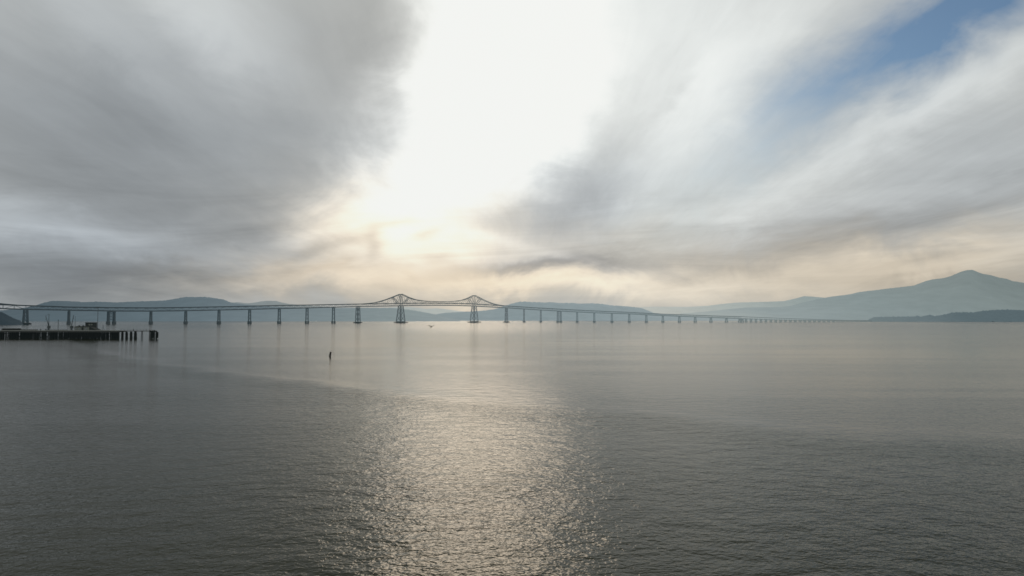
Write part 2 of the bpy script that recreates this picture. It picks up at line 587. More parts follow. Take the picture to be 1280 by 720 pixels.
# far pale ranges first
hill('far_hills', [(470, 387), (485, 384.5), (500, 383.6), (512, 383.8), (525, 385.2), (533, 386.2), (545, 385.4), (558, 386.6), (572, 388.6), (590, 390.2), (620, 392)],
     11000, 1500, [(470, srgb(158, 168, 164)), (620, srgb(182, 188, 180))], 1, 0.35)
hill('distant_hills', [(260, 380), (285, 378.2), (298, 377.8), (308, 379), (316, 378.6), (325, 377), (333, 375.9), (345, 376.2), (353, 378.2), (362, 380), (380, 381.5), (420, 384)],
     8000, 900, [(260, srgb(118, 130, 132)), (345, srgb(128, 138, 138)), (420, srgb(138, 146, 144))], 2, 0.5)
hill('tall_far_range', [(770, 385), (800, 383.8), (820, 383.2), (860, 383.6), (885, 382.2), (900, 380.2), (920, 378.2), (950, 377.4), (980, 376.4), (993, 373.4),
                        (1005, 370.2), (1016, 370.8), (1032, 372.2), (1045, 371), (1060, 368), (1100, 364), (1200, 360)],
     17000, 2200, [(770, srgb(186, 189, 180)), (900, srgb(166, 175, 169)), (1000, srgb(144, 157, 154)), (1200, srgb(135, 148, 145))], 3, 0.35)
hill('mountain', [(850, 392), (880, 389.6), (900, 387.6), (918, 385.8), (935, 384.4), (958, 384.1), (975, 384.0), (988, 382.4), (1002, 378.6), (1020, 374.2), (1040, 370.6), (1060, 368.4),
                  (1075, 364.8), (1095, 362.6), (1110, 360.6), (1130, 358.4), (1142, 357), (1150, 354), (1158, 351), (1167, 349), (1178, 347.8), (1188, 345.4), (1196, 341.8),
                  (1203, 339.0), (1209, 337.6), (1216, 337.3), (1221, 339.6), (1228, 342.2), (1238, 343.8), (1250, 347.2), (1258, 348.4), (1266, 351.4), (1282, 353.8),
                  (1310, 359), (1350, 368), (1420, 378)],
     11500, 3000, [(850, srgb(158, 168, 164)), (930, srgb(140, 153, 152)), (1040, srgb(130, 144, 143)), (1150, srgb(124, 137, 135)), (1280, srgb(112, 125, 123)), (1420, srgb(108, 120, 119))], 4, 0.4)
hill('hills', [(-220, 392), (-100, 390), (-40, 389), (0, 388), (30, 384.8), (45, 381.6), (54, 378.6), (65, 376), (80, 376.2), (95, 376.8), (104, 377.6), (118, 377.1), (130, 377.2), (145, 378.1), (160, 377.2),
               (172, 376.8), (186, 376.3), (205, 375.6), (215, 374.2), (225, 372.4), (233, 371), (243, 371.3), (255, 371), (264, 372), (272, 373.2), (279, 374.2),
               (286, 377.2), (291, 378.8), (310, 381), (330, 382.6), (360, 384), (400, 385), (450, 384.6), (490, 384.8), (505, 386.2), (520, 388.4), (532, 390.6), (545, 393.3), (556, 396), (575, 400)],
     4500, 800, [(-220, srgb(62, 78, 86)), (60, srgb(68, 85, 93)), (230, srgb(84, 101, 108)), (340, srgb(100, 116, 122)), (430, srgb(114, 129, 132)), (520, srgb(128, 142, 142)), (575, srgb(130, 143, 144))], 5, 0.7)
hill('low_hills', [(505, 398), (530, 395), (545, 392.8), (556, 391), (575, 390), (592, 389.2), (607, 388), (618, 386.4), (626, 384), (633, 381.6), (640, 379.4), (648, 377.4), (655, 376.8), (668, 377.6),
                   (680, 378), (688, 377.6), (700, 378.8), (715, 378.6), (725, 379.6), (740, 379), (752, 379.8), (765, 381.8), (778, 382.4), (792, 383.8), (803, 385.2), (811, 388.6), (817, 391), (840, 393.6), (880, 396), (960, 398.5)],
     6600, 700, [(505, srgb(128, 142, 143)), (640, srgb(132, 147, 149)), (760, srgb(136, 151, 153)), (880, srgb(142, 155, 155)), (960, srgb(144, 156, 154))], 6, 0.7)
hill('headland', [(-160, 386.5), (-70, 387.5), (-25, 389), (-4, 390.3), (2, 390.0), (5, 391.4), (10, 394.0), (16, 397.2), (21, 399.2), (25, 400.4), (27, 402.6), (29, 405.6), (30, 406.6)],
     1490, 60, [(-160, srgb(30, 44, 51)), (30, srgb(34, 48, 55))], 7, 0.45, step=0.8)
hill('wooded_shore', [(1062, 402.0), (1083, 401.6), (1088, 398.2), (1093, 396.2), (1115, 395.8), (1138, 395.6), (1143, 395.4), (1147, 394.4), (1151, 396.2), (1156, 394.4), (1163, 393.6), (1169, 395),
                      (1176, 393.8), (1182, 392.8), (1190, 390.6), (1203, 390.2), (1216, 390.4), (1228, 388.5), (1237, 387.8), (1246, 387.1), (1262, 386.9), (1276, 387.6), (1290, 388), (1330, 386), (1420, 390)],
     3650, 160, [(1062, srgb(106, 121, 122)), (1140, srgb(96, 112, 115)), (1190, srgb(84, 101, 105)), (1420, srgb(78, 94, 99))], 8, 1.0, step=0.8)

# ------------------------------------------------------------------ bridge
TH1 = R(46.21)
L0 = Vector((-373.3, 2325.9, 0))
D1 = Vector((math.sin(TH1), math.cos(TH1), 0))
TH2 = R(75.305)
K0 = L0 + D1 * 489.0
D2 = Vector((math.sin(TH2), math.cos(TH2), 0))
K1 = K0 + D2 * 1480.0
END = Vector(((1092 - 640) / F * 3640, 3640, 0))
D3 = (END - K1).normalized()


def on_line(o, d, px):           # where the bearing of a pier meets the bridge's axis
    b = (px - 640.0) / F
    t = (b * o.y - o.x) / (d.x - b * d.y)
    return o + d * t


# (bearing px, lower-chord y, upper-deck y, kind)
ST = [
    (32.5, 387.0, 382.3, 'anchor'), (86.5, 388.0, 384.2, 'pier'), (139.5, 389.0, 384.9, 'wide'), (189, 389.2, 385.2, 'pier'),
    (232.5, 388.7, 384.6, 'pier'), (274, 387.8, 383.8, 'pier'), (312.3, 387.0, 383.0, 'pier'), (349.3, 386.0, 382.0, 'pier'), (384, 385.2, 381.5, 'pier'),
    (417, 384.3, 380.9, 'pier'), (447.5, 383.4, 380.3, 'anchor'), (501, 382.5, 379.6, 'tower'), (592.7, 382.8, 380.2, 'tower'), (633, 385.0, 382.6, 'anchor'),
    (655, 386.5, 384.0, 'pier'), (676, 387.8, 385.3, 'pier'), (699, 389.0, 386.6, 'wide'), (721.4, 390.2, 387.8, 'pier'), (742.7, 391.2, 388.8, 'pier'),
    (764.7, 391.9, 389.7, 'pier'), (786.4, 392.6, 390.6, 'pier'), (807.7, 393.7, 391.8, 'pier'), (828.4, 394.6, 392.8, 'pier'), (849, 395.5, 393.5, 'pier'),
    (868.75, 396.3, 394.2, 'pier'), (888.4, 397.0, 394.9, 'pier'), (907.75, 397.8, 395.5, 'pier'), (926, 398.5, 396.1, 'wide')]
stations = []
for px, ylo, yup, kind in ST:
    p = on_line(L0, D1, px) if px <= 633 else on_line(K0, D2, px)
    d = D1 if px < 633 else D2
    zl = CAM_H + (HOR - ylo) / F * p.y
    zu = CAM_H + (HOR - yup) / F * p.y
    stations.append([p, d, zl, zu, kind])
# the second channel crossing continues left of the photograph's edge
A0 = stations[0][0]
left = []
for ds, zl, zu, kind in ((-163, 40.0, 48.5, 'tower'), (-489, 44.0, 52.5, 'tower'), (-652, 38.0, 46.5, 'anchor')):
    left.insert(0, [A0 + D1 * ds, D1, zl, zu, kind])
stations = left + stations

bridge = thing('bridge', 'long grey double-deck steel bridge with two peaked cantilever trusses crossing the bay', 'bridge', loc=(0, 0, 0))
UP = Vector((0, 0, 1))
HALF = 6.0


def side(d):
    return Vector((d.y, -d.x, 0))


def lerp(a, b, t):
    return a + (b - a) * t


def span_pts(a, b, n):
    out = []
    for i in range(n + 1):
        t = i / n
        out.append((a[0].lerp(b[0], t), lerp(a[2], b[2], t), lerp(a[3], b[3], t)))
    return out


def plain_span(a, b, n=8):
    d = (b[0] - a[0]).normalized()
    s = side(d)
    pts = span_pts(a, b, n)
    ch = MB()
    wb = MB()
    for sg in (-1, 1):
        o = s * (HALF * sg)
        for i in range(n):
            p, zl, zu = pts[i]
            q, zl2, zu2 = pts[i + 1]
            A, B = p + o + UP * zl, p + o + UP * zu
            C, Dv = q + o + UP * zl2, q + o + UP * zu2
            ch.bar(A, C, 1.3, 1.5)
            ch.bar(B, Dv, 1.3, 1.6)
            wb.bar(A, B, 0.35)
            if i % 2 == 0:
                wb.bar(A, Dv, 0.45)
            else:
                wb.bar(B, C, 0.45)
        wb.bar(pts[n][0] + o + UP * pts[n][1], pts[n][0] + o + UP * pts[n][2], 0.35)
    for p, zl, zu in pts[1:n]:
        ch.bar(p - s * HALF + UP * (zl - .1), p + s * HALF + UP * (zl - .1), 0.5, 0.9)
        ch.bar(p - s * HALF + UP * (zu - .1), p + s * HALF + UP * (zu - .1), 0.5, 0.9)
    for zz_ in (pts[n // 2][1:],):
        for sg in (-1, 1):
            q = pts[n // 2][0] + s * (HALF * sg)
            ch.bar(q + UP * zz_[0], q + UP * zz_[1], 0.5)
    t = ch.build('truss_span', M_steel, bridge)
    wb.build('web', M_steel, t)


TOPP = [(-163, None), (-120, 2.5), (-92, 5.5), (-64, 12.0), (-34, 21.5), (-3, 32.0), (3, 32.0), (31, 20.5), (58, 12.8), (92, 8.2), (120, 6.6), (163, 6.2)]


def cantilever(a, t1, t2, b):
    """anchor pier - tower - main span - tower - anchor pier; the top chord rises above the upper deck to a peak over each tower"""
    d = (b[0] - a[0]).normalized()
    s = side(d)
    la, lm = (t1[0] - a[0]).length, (t2[0] - t1[0]).length
    lb = (b[0] - t2[0]).length
    L = la + lm + lb

    def base(x):
        seg = [(0, a), (la, t1), (la + lm, t2), (L, b)]
        crown = 0.0
        if la < x < la + lm:
            u = (x - la) / lm
            crown = 4 * u * (1 - u) * 2.2
        return interp(x, [(q, w[2]) for q, w in seg]) + crown, interp(x, [(q, w[3]) for q, w in seg]) + crown

    def rise(x):
        if x <= la + lm / 2:
            r = x - la
            fs = (la / 163.0) if r < 0 else (lm / 326.0)
        else:
            r = la + lm - x
            fs = (lb / 163.0) if r < 0 else (lm / 326.0)
        r /= fs
        return max(0.0, interp(r, [(p, (q or 0.0)) for p, q in TOPP]))
    xs = []
    for k in (-163, -141, -120, -99, -78, -56, -34, -19, -3, 3, 18, 31, 45, 58, 75, 92, 110, 128, 145, 163):
        f = (la / 163.0) if k < 0 else (lm / 326.0)
        xs.append(la + k * f)
    for k in (-163, -145, -128, -110, -92, -75, -58, -45, -31, -18, -3, 3, 20, 34, 56, 78, 99, 120, 141, 163)[1:]:
        f = (lb / 163.0) if k > 0 else (lm / 326.0)
        xs.append(la + lm + k * f)
    top, bot, web, deck = MB(), MB(), MB(), MB()
    main = None
    for sg in (-1, 1):
        o = s * (5.2 * sg)
        P = []
        for x in xs:
            zl, zu = base(x)
            p = a[0] + d * x + o
            P.append((p + UP * zl, p + UP * zu, p + UP * (zu + rise(x))))
        for i in range(len(xs) - 1):
            A, Am, At = P[i]
            B, Bm, Bt = P[i + 1]
            bot.bar(A, B, 1.4, 1.7)
            deck.bar(Am, Bm, 1.2, 1.5)
            if (At - Am).length > 0.8 or (Bt - Bm).length > 0.8:
                top.bar(At, Bt, 1.5, 1.8)
            peak = (At.z - Am.z) > 15
            post = 1.2 if (At.z - Am.z) > 28 else 0.5
            web.bar(A, At, post)
            tall = max(At.z - Am.z, Bt.z - Bm.z)
            if tall > 25:
                if (Bt.z > At.z):
                    web.bar(Am, Bt, 0.9) if i % 2 else web.bar(At, Bm, 0.9)
                elif (Bt.z < At.z):
                    web.bar(At, Bm, 0.5) if i % 2 else web.bar(Am, Bt, 0.9)
            elif tall > 2.0:
                web.bar(Am, Bt, 0.6) if i % 2 else web.bar(At, Bm, 0.6)
            web.bar(A, Bm, 0.5) if i % 2 == 0 else web.bar(Am, B, 0.5)
    # cross frames between the two trusses at panel points
    for x in xs:
        zl, zu = base(x)
        p = a[0] + d * x
        zt = zu + rise(x)
        if rise(x) > 5:
            web.bar(p - s * 5.2 + UP * zt, p + s * 5.2 + UP * zt, 0.6)
    # main diagonals raking down from the peaks beside each tower
    for tx, sgn in ((la, -1), (la, 1), (la + lm, -1), (la + lm, 1)):
        for sg in (-1, 1):
            o = s * (5.2 * sg)
            x1, x2 = tx + sgn * 33, tx + sgn * 8
            z1 = base(x1)[1] + rise(x1)
            z2 = base(x2)[1]
            web.bar(a[0] + d * x1 + o + UP * z1, a[0] + d * x2 + o + UP * z2, 1.3)
    main = bot.build('cantilever_truss', M_steel, bridge)
    deck.build('stringer', M_steel, main)
    top.build('top_chord', M_steel, main)
    web.build('web', M_steel, main)


def frame(p, d, yaw=0.0):
    return Matrix.Translation(p) @ Matrix(((d.x, d.y, 0, 0), (d.y, -d.x, 0, 0), (0, 0, 1, 0), (0, 0, 0, 1))).transposed().inverted() if False else \
        Matrix(((d.x, side(d).x, 0, p.x), (d.y, side(d).y, 0, p.y), (0, 0, 1, p.z), (0, 0, 0, 1)))


def octa(rx, ry, c=0.3):
    return [(rx, -ry * (1 - c)), (rx, ry * (1 - c)), (rx * (1 - c), ry), (-rx * (1 - c), ry), (-rx, ry * (1 - c)), (-rx, -ry * (1 - c)), (-rx * (1 - c), -ry), (rx * (1 - c), -ry)]


def pier(st):
    p, d, zl, zu, kind = st
    m = frame(p, d)
    zt = zl - 0.9
    if kind in ('pier', 'wide'):
        zp = min(7.0, zl * 0.35)
        lw = [0.0] if kind == 'pier' else [-6.5, 6.5]
        br = MB()
        root = None
        cap = MB()
        ext = 1.3 if kind == 'pier' else 8.0
        cap.box(-ext, ext, -HALF - 1.5, HALF + 1.5, zt - 1.6, zt, m)
        root = cap.build('pier', M_steel, bridge)
        for lx in lw:
            for sy in (-1, 1):
                c = MB()
                c.bar(m @ Vector((lx, sy * (HALF + 1.4), zp)), m @ Vector((lx, sy * HALF, zt - 1.5)), 2.5, 2.8)
                c.build('column', M_steel, root)
                f = MB()
                f.tube(m @ Vector((lx, sy * (HALF + 1.4), -4)), m @ Vector((lx, sy * (HALF + 1.4), zp)), 3.2, 3.0, 12)
                f.build('pedestal', M_conc, root)
            n = 3
            for i in range(n):
                z0, z1 = lerp(zp + 1, zt - 2, i / n), lerp(zp + 1, zt - 2, (i + 1) / n)
                w0, w1 = HALF + 1.4 - 1.4 * i / n, HALF + 1.4 - 1.4 * (i + 1) / n
                br.bar(m @ Vector((lx, -w0, z0)), m @ Vector((lx, w1, z1)), 0.5)
                br.bar(m @ Vector((lx + .6, w0, z0)), m @ Vector((lx + .6, -w1, z1)), 0.5)
                br.bar(m @ Vector((lx, -w1, z1)), m @ Vector((lx, w1, z1)), 0.6)
        if kind == 'wide':
            for sy in (-1, 1):
                for i in range(3):
                    z0, z1 = lerp(zp + 1, zt - 2, i / 3), lerp(zp + 1, zt - 2, (i + 1) / 3)
                    y = sy * HALF
                    br.bar(m @ Vector((-6.5, y, z0)), m @ Vector((6.5, y, z1)), 0.6)
                    br.bar(m @ Vector((6.5, y + .6, z0)), m @ Vector((-6.5, y + .6, z1)), 0.6)
                    br.bar(m @ Vector((-6.5, y, z1)), m @ Vector((6.5, y, z1)), 0.7)
        br.build('bracing', M_steel, root)
        return
    big = kind == 'tower'
    b_, t_ = ((9.5, 12.0), (5.0, HALF + 0.8)) if big else ((4.2, 8.0), (3.0, HALF))
    fx, fy, fh = (15, 24, 3.6) if big else (9.5, 14.5, 3.2)
    fe = MB()
    fe.prism(octa(fx, fy), -4, 1.2, m)
    zf = 6.0 if big else 5.0
    fo = MB()
    fo.prism(octa(b_[0] + 2.5, b_[1] + 2.5), -4, zf, m)
    root = fo.build('tower_pier' if big else 'anchor_pier', M_conc, bridge)
    fr = MB()
    fr.prism(octa(fx + 0.6, fy + 0.6), 1.2, fh, m)
    for q in octa(fx, fy):
        fr.tube(m @ Vector((q[0], q[1], -4)), m @ Vector((q[0], q[1], fh + 0.8)), 0.7, 0.7, 8)
    fr.v += []
    fo2 = fr.build('fender', M_fend, root)
    br = MB()
    cor = [(-1, -1), (1, -1), (1, 1), (-1, 1)]
    lev = [0, 0.36, 0.7, 1.0] if big else [0, 0.33, 0.66, 1.0]

    def cp(c, t):
        return m @ Vector((lerp(b_[0], t_[0], t) * c[0], lerp(b_[1], t_[1], t) * c[1], lerp(zf, zt, t)))
    for c in cor:
        lg = MB()
        lg.bar(cp(c, 0), cp(c, 1), 2.4 if big else 1.9)
        lg.build('leg', M_steel, root)
    for i in range(4):
        c0, c1 = cor[i], cor[(i + 1) % 4]
        for a_, e_ in zip(lev, lev[1:]):
            w = 0.9 if big else 0.7
            br.bar(cp(c0, a_), cp(c1, e_), w)
            br.bar(cp(c1, a_), cp(c0, e_), w)
            br.bar(cp(c0, e_), cp(c1, e_), w * 1.4)
    br.build('bracing', M_steel, root)


for st in stations:
    pier(st)
kinds = [s[4] for s in stations]
i = 0
spans = []
while i < len(stations) - 1:
    if kinds[i] == 'anchor' and i + 3 < len(stations) and kinds[i + 1] == 'tower':
        cantilever(*stations[i:i + 4])
        i += 3
    else:
        plain_span(stations[i], stations[i + 1])
        i += 1


# low trestle running on to the far shore
px = 926.0
tre = []
step = 6.25
while px + step < 1088:
    px += step
    step = max(5.2, step - 0.02)
    p = on_line(K0, D2, px)
    if (p - K0).length > 1480:
        p = on_line(K1, D3, px)
        d = D3
    else:
        d = D2
    if (p - K0).length > 2600:
        break
    yl = interp(px, [(926, 398.5), (963, 399.9), (1000, 400.7), (1050, 401.3), (1092, 401.55)])
    yu = interp(px, [(926, 396.1), (963, 397.6), (1000, 399.0), (1050, 400.5), (1092, 401.1)])
    zl = max(2.4, CAM_H + (HOR - yl) / F * p.y)
    zu = max(zl + 1.4, CAM_H + (HOR - yu) / F * p.y)
    tre.append([p, d, zl, zu, 'bent'])
for p, d, zl, zu, k in tre:
    m = frame(p, d)
    cap = MB()
    cap.box(-1.4, 1.4, -8, 8, zl - 1.6, zl - 0.3, m)
    root = cap.build('trestle_bent', M_conc, bridge)
    for sy in (-6.2, 0, 6.2):
        c = MB()
        c.tube(m @ Vector((0, sy, -4)), m @ Vector((0, sy, zl - 1.5)), 1.5, 1.4, 10)
        c.build('column', M_conc, root)
    if zu - zl > 3.5:
        for sy in (-7, 7):
            up = MB()
            up.bar(m @ Vector((0, sy, zl - 0.3)), m @ Vector((0, sy, zu)), 0.9)
            up.build('upper_column', M_steel, root)


def deck_strip(name, zi, w, th, lo=0.0):
    """one continuous roadway along all stations"""
    mb = MB()
    line = []
    for st in stations + tre:
        line.append((st[0], st[1], st[zi]))
    # crown of the main spans
    pts = []
    for k in range(len(line) - 1):
        a, b = line[k], line[k + 1]
        both = (k < len(stations) - 1 and kinds[k] == 'tower' and kinds[k + 1] == 'tower')
        n = 8 if both else 2
        for q in range(n):
            t = q / n
            cr = 4 * t * (1 - t) * 2.2 if both else 0
            pts.append((a[0].lerp(b[0], t), lerp(a[2], b[2], t) + cr))
    pts.append((line[-1][0], line[-1][2]))
    for k in range(len(pts)):
        a = pts[max(0, k - 1)][0]
        b = pts[min(len(pts) - 1, k + 1)][0]
        s = side((b - a).normalized())
        p, z = pts[k]
        z += lo
        for q in (p - s * w / 2 + UP * z, p + s * w / 2 + UP * z, p + s * w / 2 + UP * (z + th), p - s * w / 2 + UP * (z + th)):
            mb.v.append(tuple(q))
    for k in range(len(pts) - 1):
        b = k * 4
        for e in range(4):
            mb.f.append((b + e, b + (e + 1) % 4, b + 4 + (e + 1) % 4, b + 4 + e))
    mb.f.append((0, 1, 2, 3))
    e = len(mb.v) - 4
    mb.f.append((e + 3, e + 2, e + 1, e))
    return mb.build(name, M_road, bridge)


deck_strip('lower_deck', 2, 10.4, 1.5, 0.3)
up_ = deck_strip('upper_deck', 3, 13.4, 1.5, 0.3)


# ------------------------------------------------------------------ wharf
WY = 425.0
def wx_(px, dy=0.0):
    return (px - 640.0) / F * (WY + dy)
WZ = CAM_H - (413.4 - HOR) / F * WY
S = WY / F                                   # metres per photo pixel at the wharf
wharf = thing('wharf', 'long dark timber wharf on closely set piles at the left edge', 'wharf', loc=(wx_(75), WY, 0))
WL = wharf.location.copy()


def wl(px, dy, z):                           # position in the wharf's own frame
    return Vector((wx_(px, dy) - WL.x, dy, z))


X0W, X1W = -34, 150.5
dk = MB()
dk.box(wl(X0W, 0, 0).x, wl(X1W, 3, 0).x, 0, 10, WZ - 0.9, WZ)
dk.build('deck', M_plank, wharf)
rl = MB()
rl.box(wl(X0W, 0, 0).x, wl(X1W, 0, 0).x, -0.25, 0.15, WZ + 0.004, WZ + 0.34)
rl.build('kerb_beam', M_rail, wharf)
x = X0W + 0.5
npile = 0
while x < X1W:
    lean = random.uniform(-0.25, 0.25)
    mb = MB()
    mb.tube(wl(x, 0.25 + random.uniform(-.1, .1), -3) + Vector((lean, 0, 0)), wl(x, 0.3, WZ - 0.9), 0.24, 0.21, 8)
    mb.build('pile', M_pile, wharf)
    npile += 1
    x += random.uniform(1.7, 2.6)
bk = MB()
for dy in (2.5, 5, 7.5, 9.6):
    x = X0W + random.uniform(0.2, 1.5)
    while x < X1W:
        bk.tube(wl(x, dy, -3), wl(x + random.uniform(-.4, .4), dy, WZ - 0.9), 0.25, 0.22, 6)
        x += random.uniform(1.8, 3.0)
o = bk.build('back_pile', M_pile, wharf)
o['kind'] = 'stuff'
br = MB()
for k in range(26):
    xa = X0W + 2 + k * 7.0
    if xa + 6 > X1W:
        break
    br.bar(wl(xa, 0.7, 0.6), wl(xa + 5.5, 0.7, WZ - 1.2), 0.22, 0.28)
    br.bar(wl(xa, 1.0, WZ - 1.6), wl(xa + 6.5, 1.0, WZ - 1.6), 0.2, 0.3)
br.box(wl(86, 0, 0).x, wl(126, 0, 0).x, 0.75, 0.95, 1.2, WZ - 1.0)      # sheeting behind the front row
br.build('cross_brace', M_pile, wharf)
# catwalk out to the end platform
cw = MB()
cw.box(wl(150.5, 3, 0).x + 0.05, wl(188, 0, 0).x, 3, 5.2, WZ - 0.45, WZ - 0.02)
wk = cw.build('catwalk', M_plank, wharf)
h = MB()
for x in range(152, 187, 4):
    h.bar(wl(x, 3.1, WZ), wl(x, 3.1, WZ + 1.0), 0.1)
h.bar(wl(151, 3.1, WZ + 1.0), wl(187, 3.1, WZ + 1.0), 0.08)
h.build('handrail', M_pile, wk)
for cx, wd, nn in ((154, 2.2, 7), (159.2, 2.6, 7), (164.8, 2.8, 8), (170.2, 3.2, 9)):
    mb = MB()
    for k in range(nn):
        t = 2 * math.pi * k / nn
        b = wl(cx, 3.6, 0) + Vector((math.cos(t) * wd * .5 * S, math.sin(t) * 0.9, 0))
        tp = wl(cx, 3.9, 0) + Vector((math.cos(t) * wd * .3 * S, math.sin(t) * 0.5, 0))
        mb.tube((b.x + random.uniform(-.15, .15), b.y, -3), (tp.x, tp.y, WZ - 0.5 + random.uniform(-.4, .3)), 0.27, 0.22, 8)
    mb.tube(wl(cx, 3.9, 2.8), wl(cx, 3.9, 3.3), 0.85, 0.85, 12)
    mb.build('pile_cluster', M_pile, wharf)
for cx in (177.4, 179.6):
    mb = MB()
    mb.tube(wl(cx, 3.7, -3), wl(cx + (0.6 if cx < 178 else -0.5), 3.9, WZ - .45), 0.2, 0.18, 8)
    mb.build('pile', M_pile, wharf)
pf = MB()
pf.box(wl(187.3, 1, 0).x, wl(197.0, 6, 0).x, 1.0, 6.0, WZ - 0.75, WZ - 0.1)
plat = pf.build('end_platform', M_pile, wharf)
for x in (187.9, 189.2, 190.4, 191.6, 193.4, 194.2, 195.8, 196.8):
    for dy in (1.2, 5.6):
        mb = MB()
        mb.tube(wl(x + random.uniform(-.3, .3), dy, -3), wl(x, dy, WZ + random.uniform(-.5, 0.7)), 0.26, 0.23, 8)
        mb.build('pile', M_pile, wharf)
mb = MB()
mb.box(wl(188, 0, 0).x, wl(191.8, 0, 0).x, 1.6, 1.9, 0.5, WZ - 0.8)
mb.box(wl(195.2, 0, 0).x, wl(197, 0, 0).x, 1.6, 1.9, 0.5, WZ - 0.8)
mb.build('sheeting', M_pile, plat)


def wtop(px, dy=6.0, fd=0.0):       # fd: how far the thing's front face stands before its origin
    return (wx_(px, dy - fd), WY + dy, WZ)


# shed with a lean-to end
sh = thing('shed', 'low pale wall shed with dark uneven roof in the middle of the wharf', 'shed', wtop(103, 5.0, 3.0))
def L(px, y=0.0):
    return (px - 103) * S
mb = MB()
mb.box(L(93.6), L(112), -3, 3, 0, 2.35)
mb.build('wall', M_shed, sh)
mb = MB()                                    # roof, low pitch with overhang
zr = 2.35
mb.v = [(L(93), -3.4, zr + .004), (L(112.3), -3.4, zr + .004), (L(112.3), 3.4, zr + .004), (L(93), 3.4, zr + .004), (L(93.4), 0, zr + .55), (L(112), 0, zr + .55)]
mb.f = [(0, 3, 2, 1), (0, 1, 5, 4), (2, 3, 4, 5), (1, 2, 5), (3, 0, 4)]
rf = mb.build('roof', M_roof, sh)
for xx in (98, 102.8):
    mb = MB()
    mb.tube((L(xx), -1.4, zr + .2), (L(xx), -1.4, zr + .75), .42, .42, 10)
    mb.tube((L(xx), -1.4, zr + .75), (L(xx), -1.4, zr + 1.0), .6, .15, 10)
    mb.build('roof_vent', M_roof, rf)
mb = MB()                                    # lean-to sloping down to the deck on the right
mb.v = [(L(112.02), -2.6, 2.6), (L(121.5), -2.6, 0.25), (L(121.5), 2.6, 0.25), (L(112.02), 2.6, 2.6),
        (L(112.02), -2.6, 0), (L(121.5), -2.6, 0), (L(121.5), 2.6, 0), (L(112.02), 2.6, 0)]
mb.f = [(0, 1, 2, 3), (4, 7, 6, 5), (0, 4, 5, 1), (1, 5, 6, 2), (2, 6, 7, 3), (3, 7, 4, 0)]
mb.build('lean_to', M_roof, sh)
for xx in (96, 100, 108.5):
    mb = MB()
    mb.box(L(xx) - .5, L(xx) + .5, -3.06, -2.98, 0.9, 1.7)
    mb.build('window', M_glass, sh)
mb = MB()
mb.box(L(104) - .55, L(104) + .55, -3.07, -2.98, 0.02, 2.0)
mb.build('door', M_roof, sh)
# cabin raised on the shed's far side on a steel frame
cb = thing('control_cabin', 'dark boxy cabin raised on legs behind the pale shed', 'cabin', wtop(112.3, 7.5, 2.0))
def Lc(px):
    return (px - 112.3) * S
cz0 = (413.4 - 408.6) * S
mb = MB()
mb.box(Lc(107.3), Lc(117.2), -2.0, 2.0, cz0 - 1.2, cz0 + 2.5)
mb.build('wall', M_roof, cb)
mb = MB()
mb.box(Lc(107.0), Lc(117.6), -2.3, 2.3, cz0 + 2.504, cz0 + 2.75)
mb.build('roof', M_roof, cb)
for k, (a, b) in enumerate(((111.5, 113.4), (114.2, 116.4))):
    mb = MB()
    mb.box(Lc(a), Lc(b), -2.06, -1.98, cz0 + 0.9, cz0 + 1.8)
    mb.build('window', M_shed, cb)
for xx in (107.9, 116.6):
    for dy in (-1.7, 1.7):
        mb = MB()
        mb.box(Lc(xx) - .15, Lc(xx) + .15, dy - .15, dy + .15, 0, cz0)
        mb.build('leg', M_iron, cb)
mb = MB()
for k in range(12):
    xx = 118 + k * .42
    z = cz0 * (1 - k / 11.5)
    mb.box(Lc(xx), Lc(xx + .5), -1.0, 0.2, z - .12, z)
mb.bar((Lc(117.6), -1.0, cz0), (Lc(122.6), -1.0, 0.1), 0.16, 0.3)
mb.build('stair', M_roof, cb)


def timber_stack(px0, px1, z, label, dy=5.0):
    root = thing('timber_stack', label, 'timber stack', wtop((px0 + px1) / 2, dy, 1.4), group='stacks of timber on the wharf')
    w = (px1 - px0) * S
    lay = max(1, int(z / 0.32))
    for j in range(lay):
        mb = MB()
        y = -1.4
        e = (random.uniform(-.3, .3), random.uniform(-.3, .3))
        while y < 1.4:
            mb.box(-w / 2 + j * .28 + e[0], w / 2 - j * .22 + e[1], y, y + .28, j * z / lay + 0.02, (j + 1) * z / lay)
            y += .31
        mb.build('beam_layer', M_plank if j == lay - 1 else M_pile, root)


timber_stack(2.2, 24.5, 1.45, 'tallest dark timber stack, at the far left end of the wharf')
timber_stack(25.2, 45, 0.72, 'low dark timber stack on the wharf, left of the tall single-mast derrick')
timber_stack(64, 82, 0.55, 'low dark timber stack between the two derricks on the wharf')


def bollard(px, label):
    root = thing('bollard', label, 'bollard', wtop(px, 1.2), group='bollards along the wharf')
    mb = MB()
    mb.tube((0, 0, 0), (0, 0, .75), .32, .26, 12)
    mb.build('shaft', M_iron, root)
    mb = MB()
    mb.tube((0, 0, .75), (0, 0, 1.05), .5, .42, 12)
    mb.build('head', M_iron, root)


bollard(51.8, 'iron bollard on the wharf edge, the one further left from the tall single-mast derrick')
bollard(58.3, 'iron bollard on the wharf edge right beside the tall single-mast derrick')


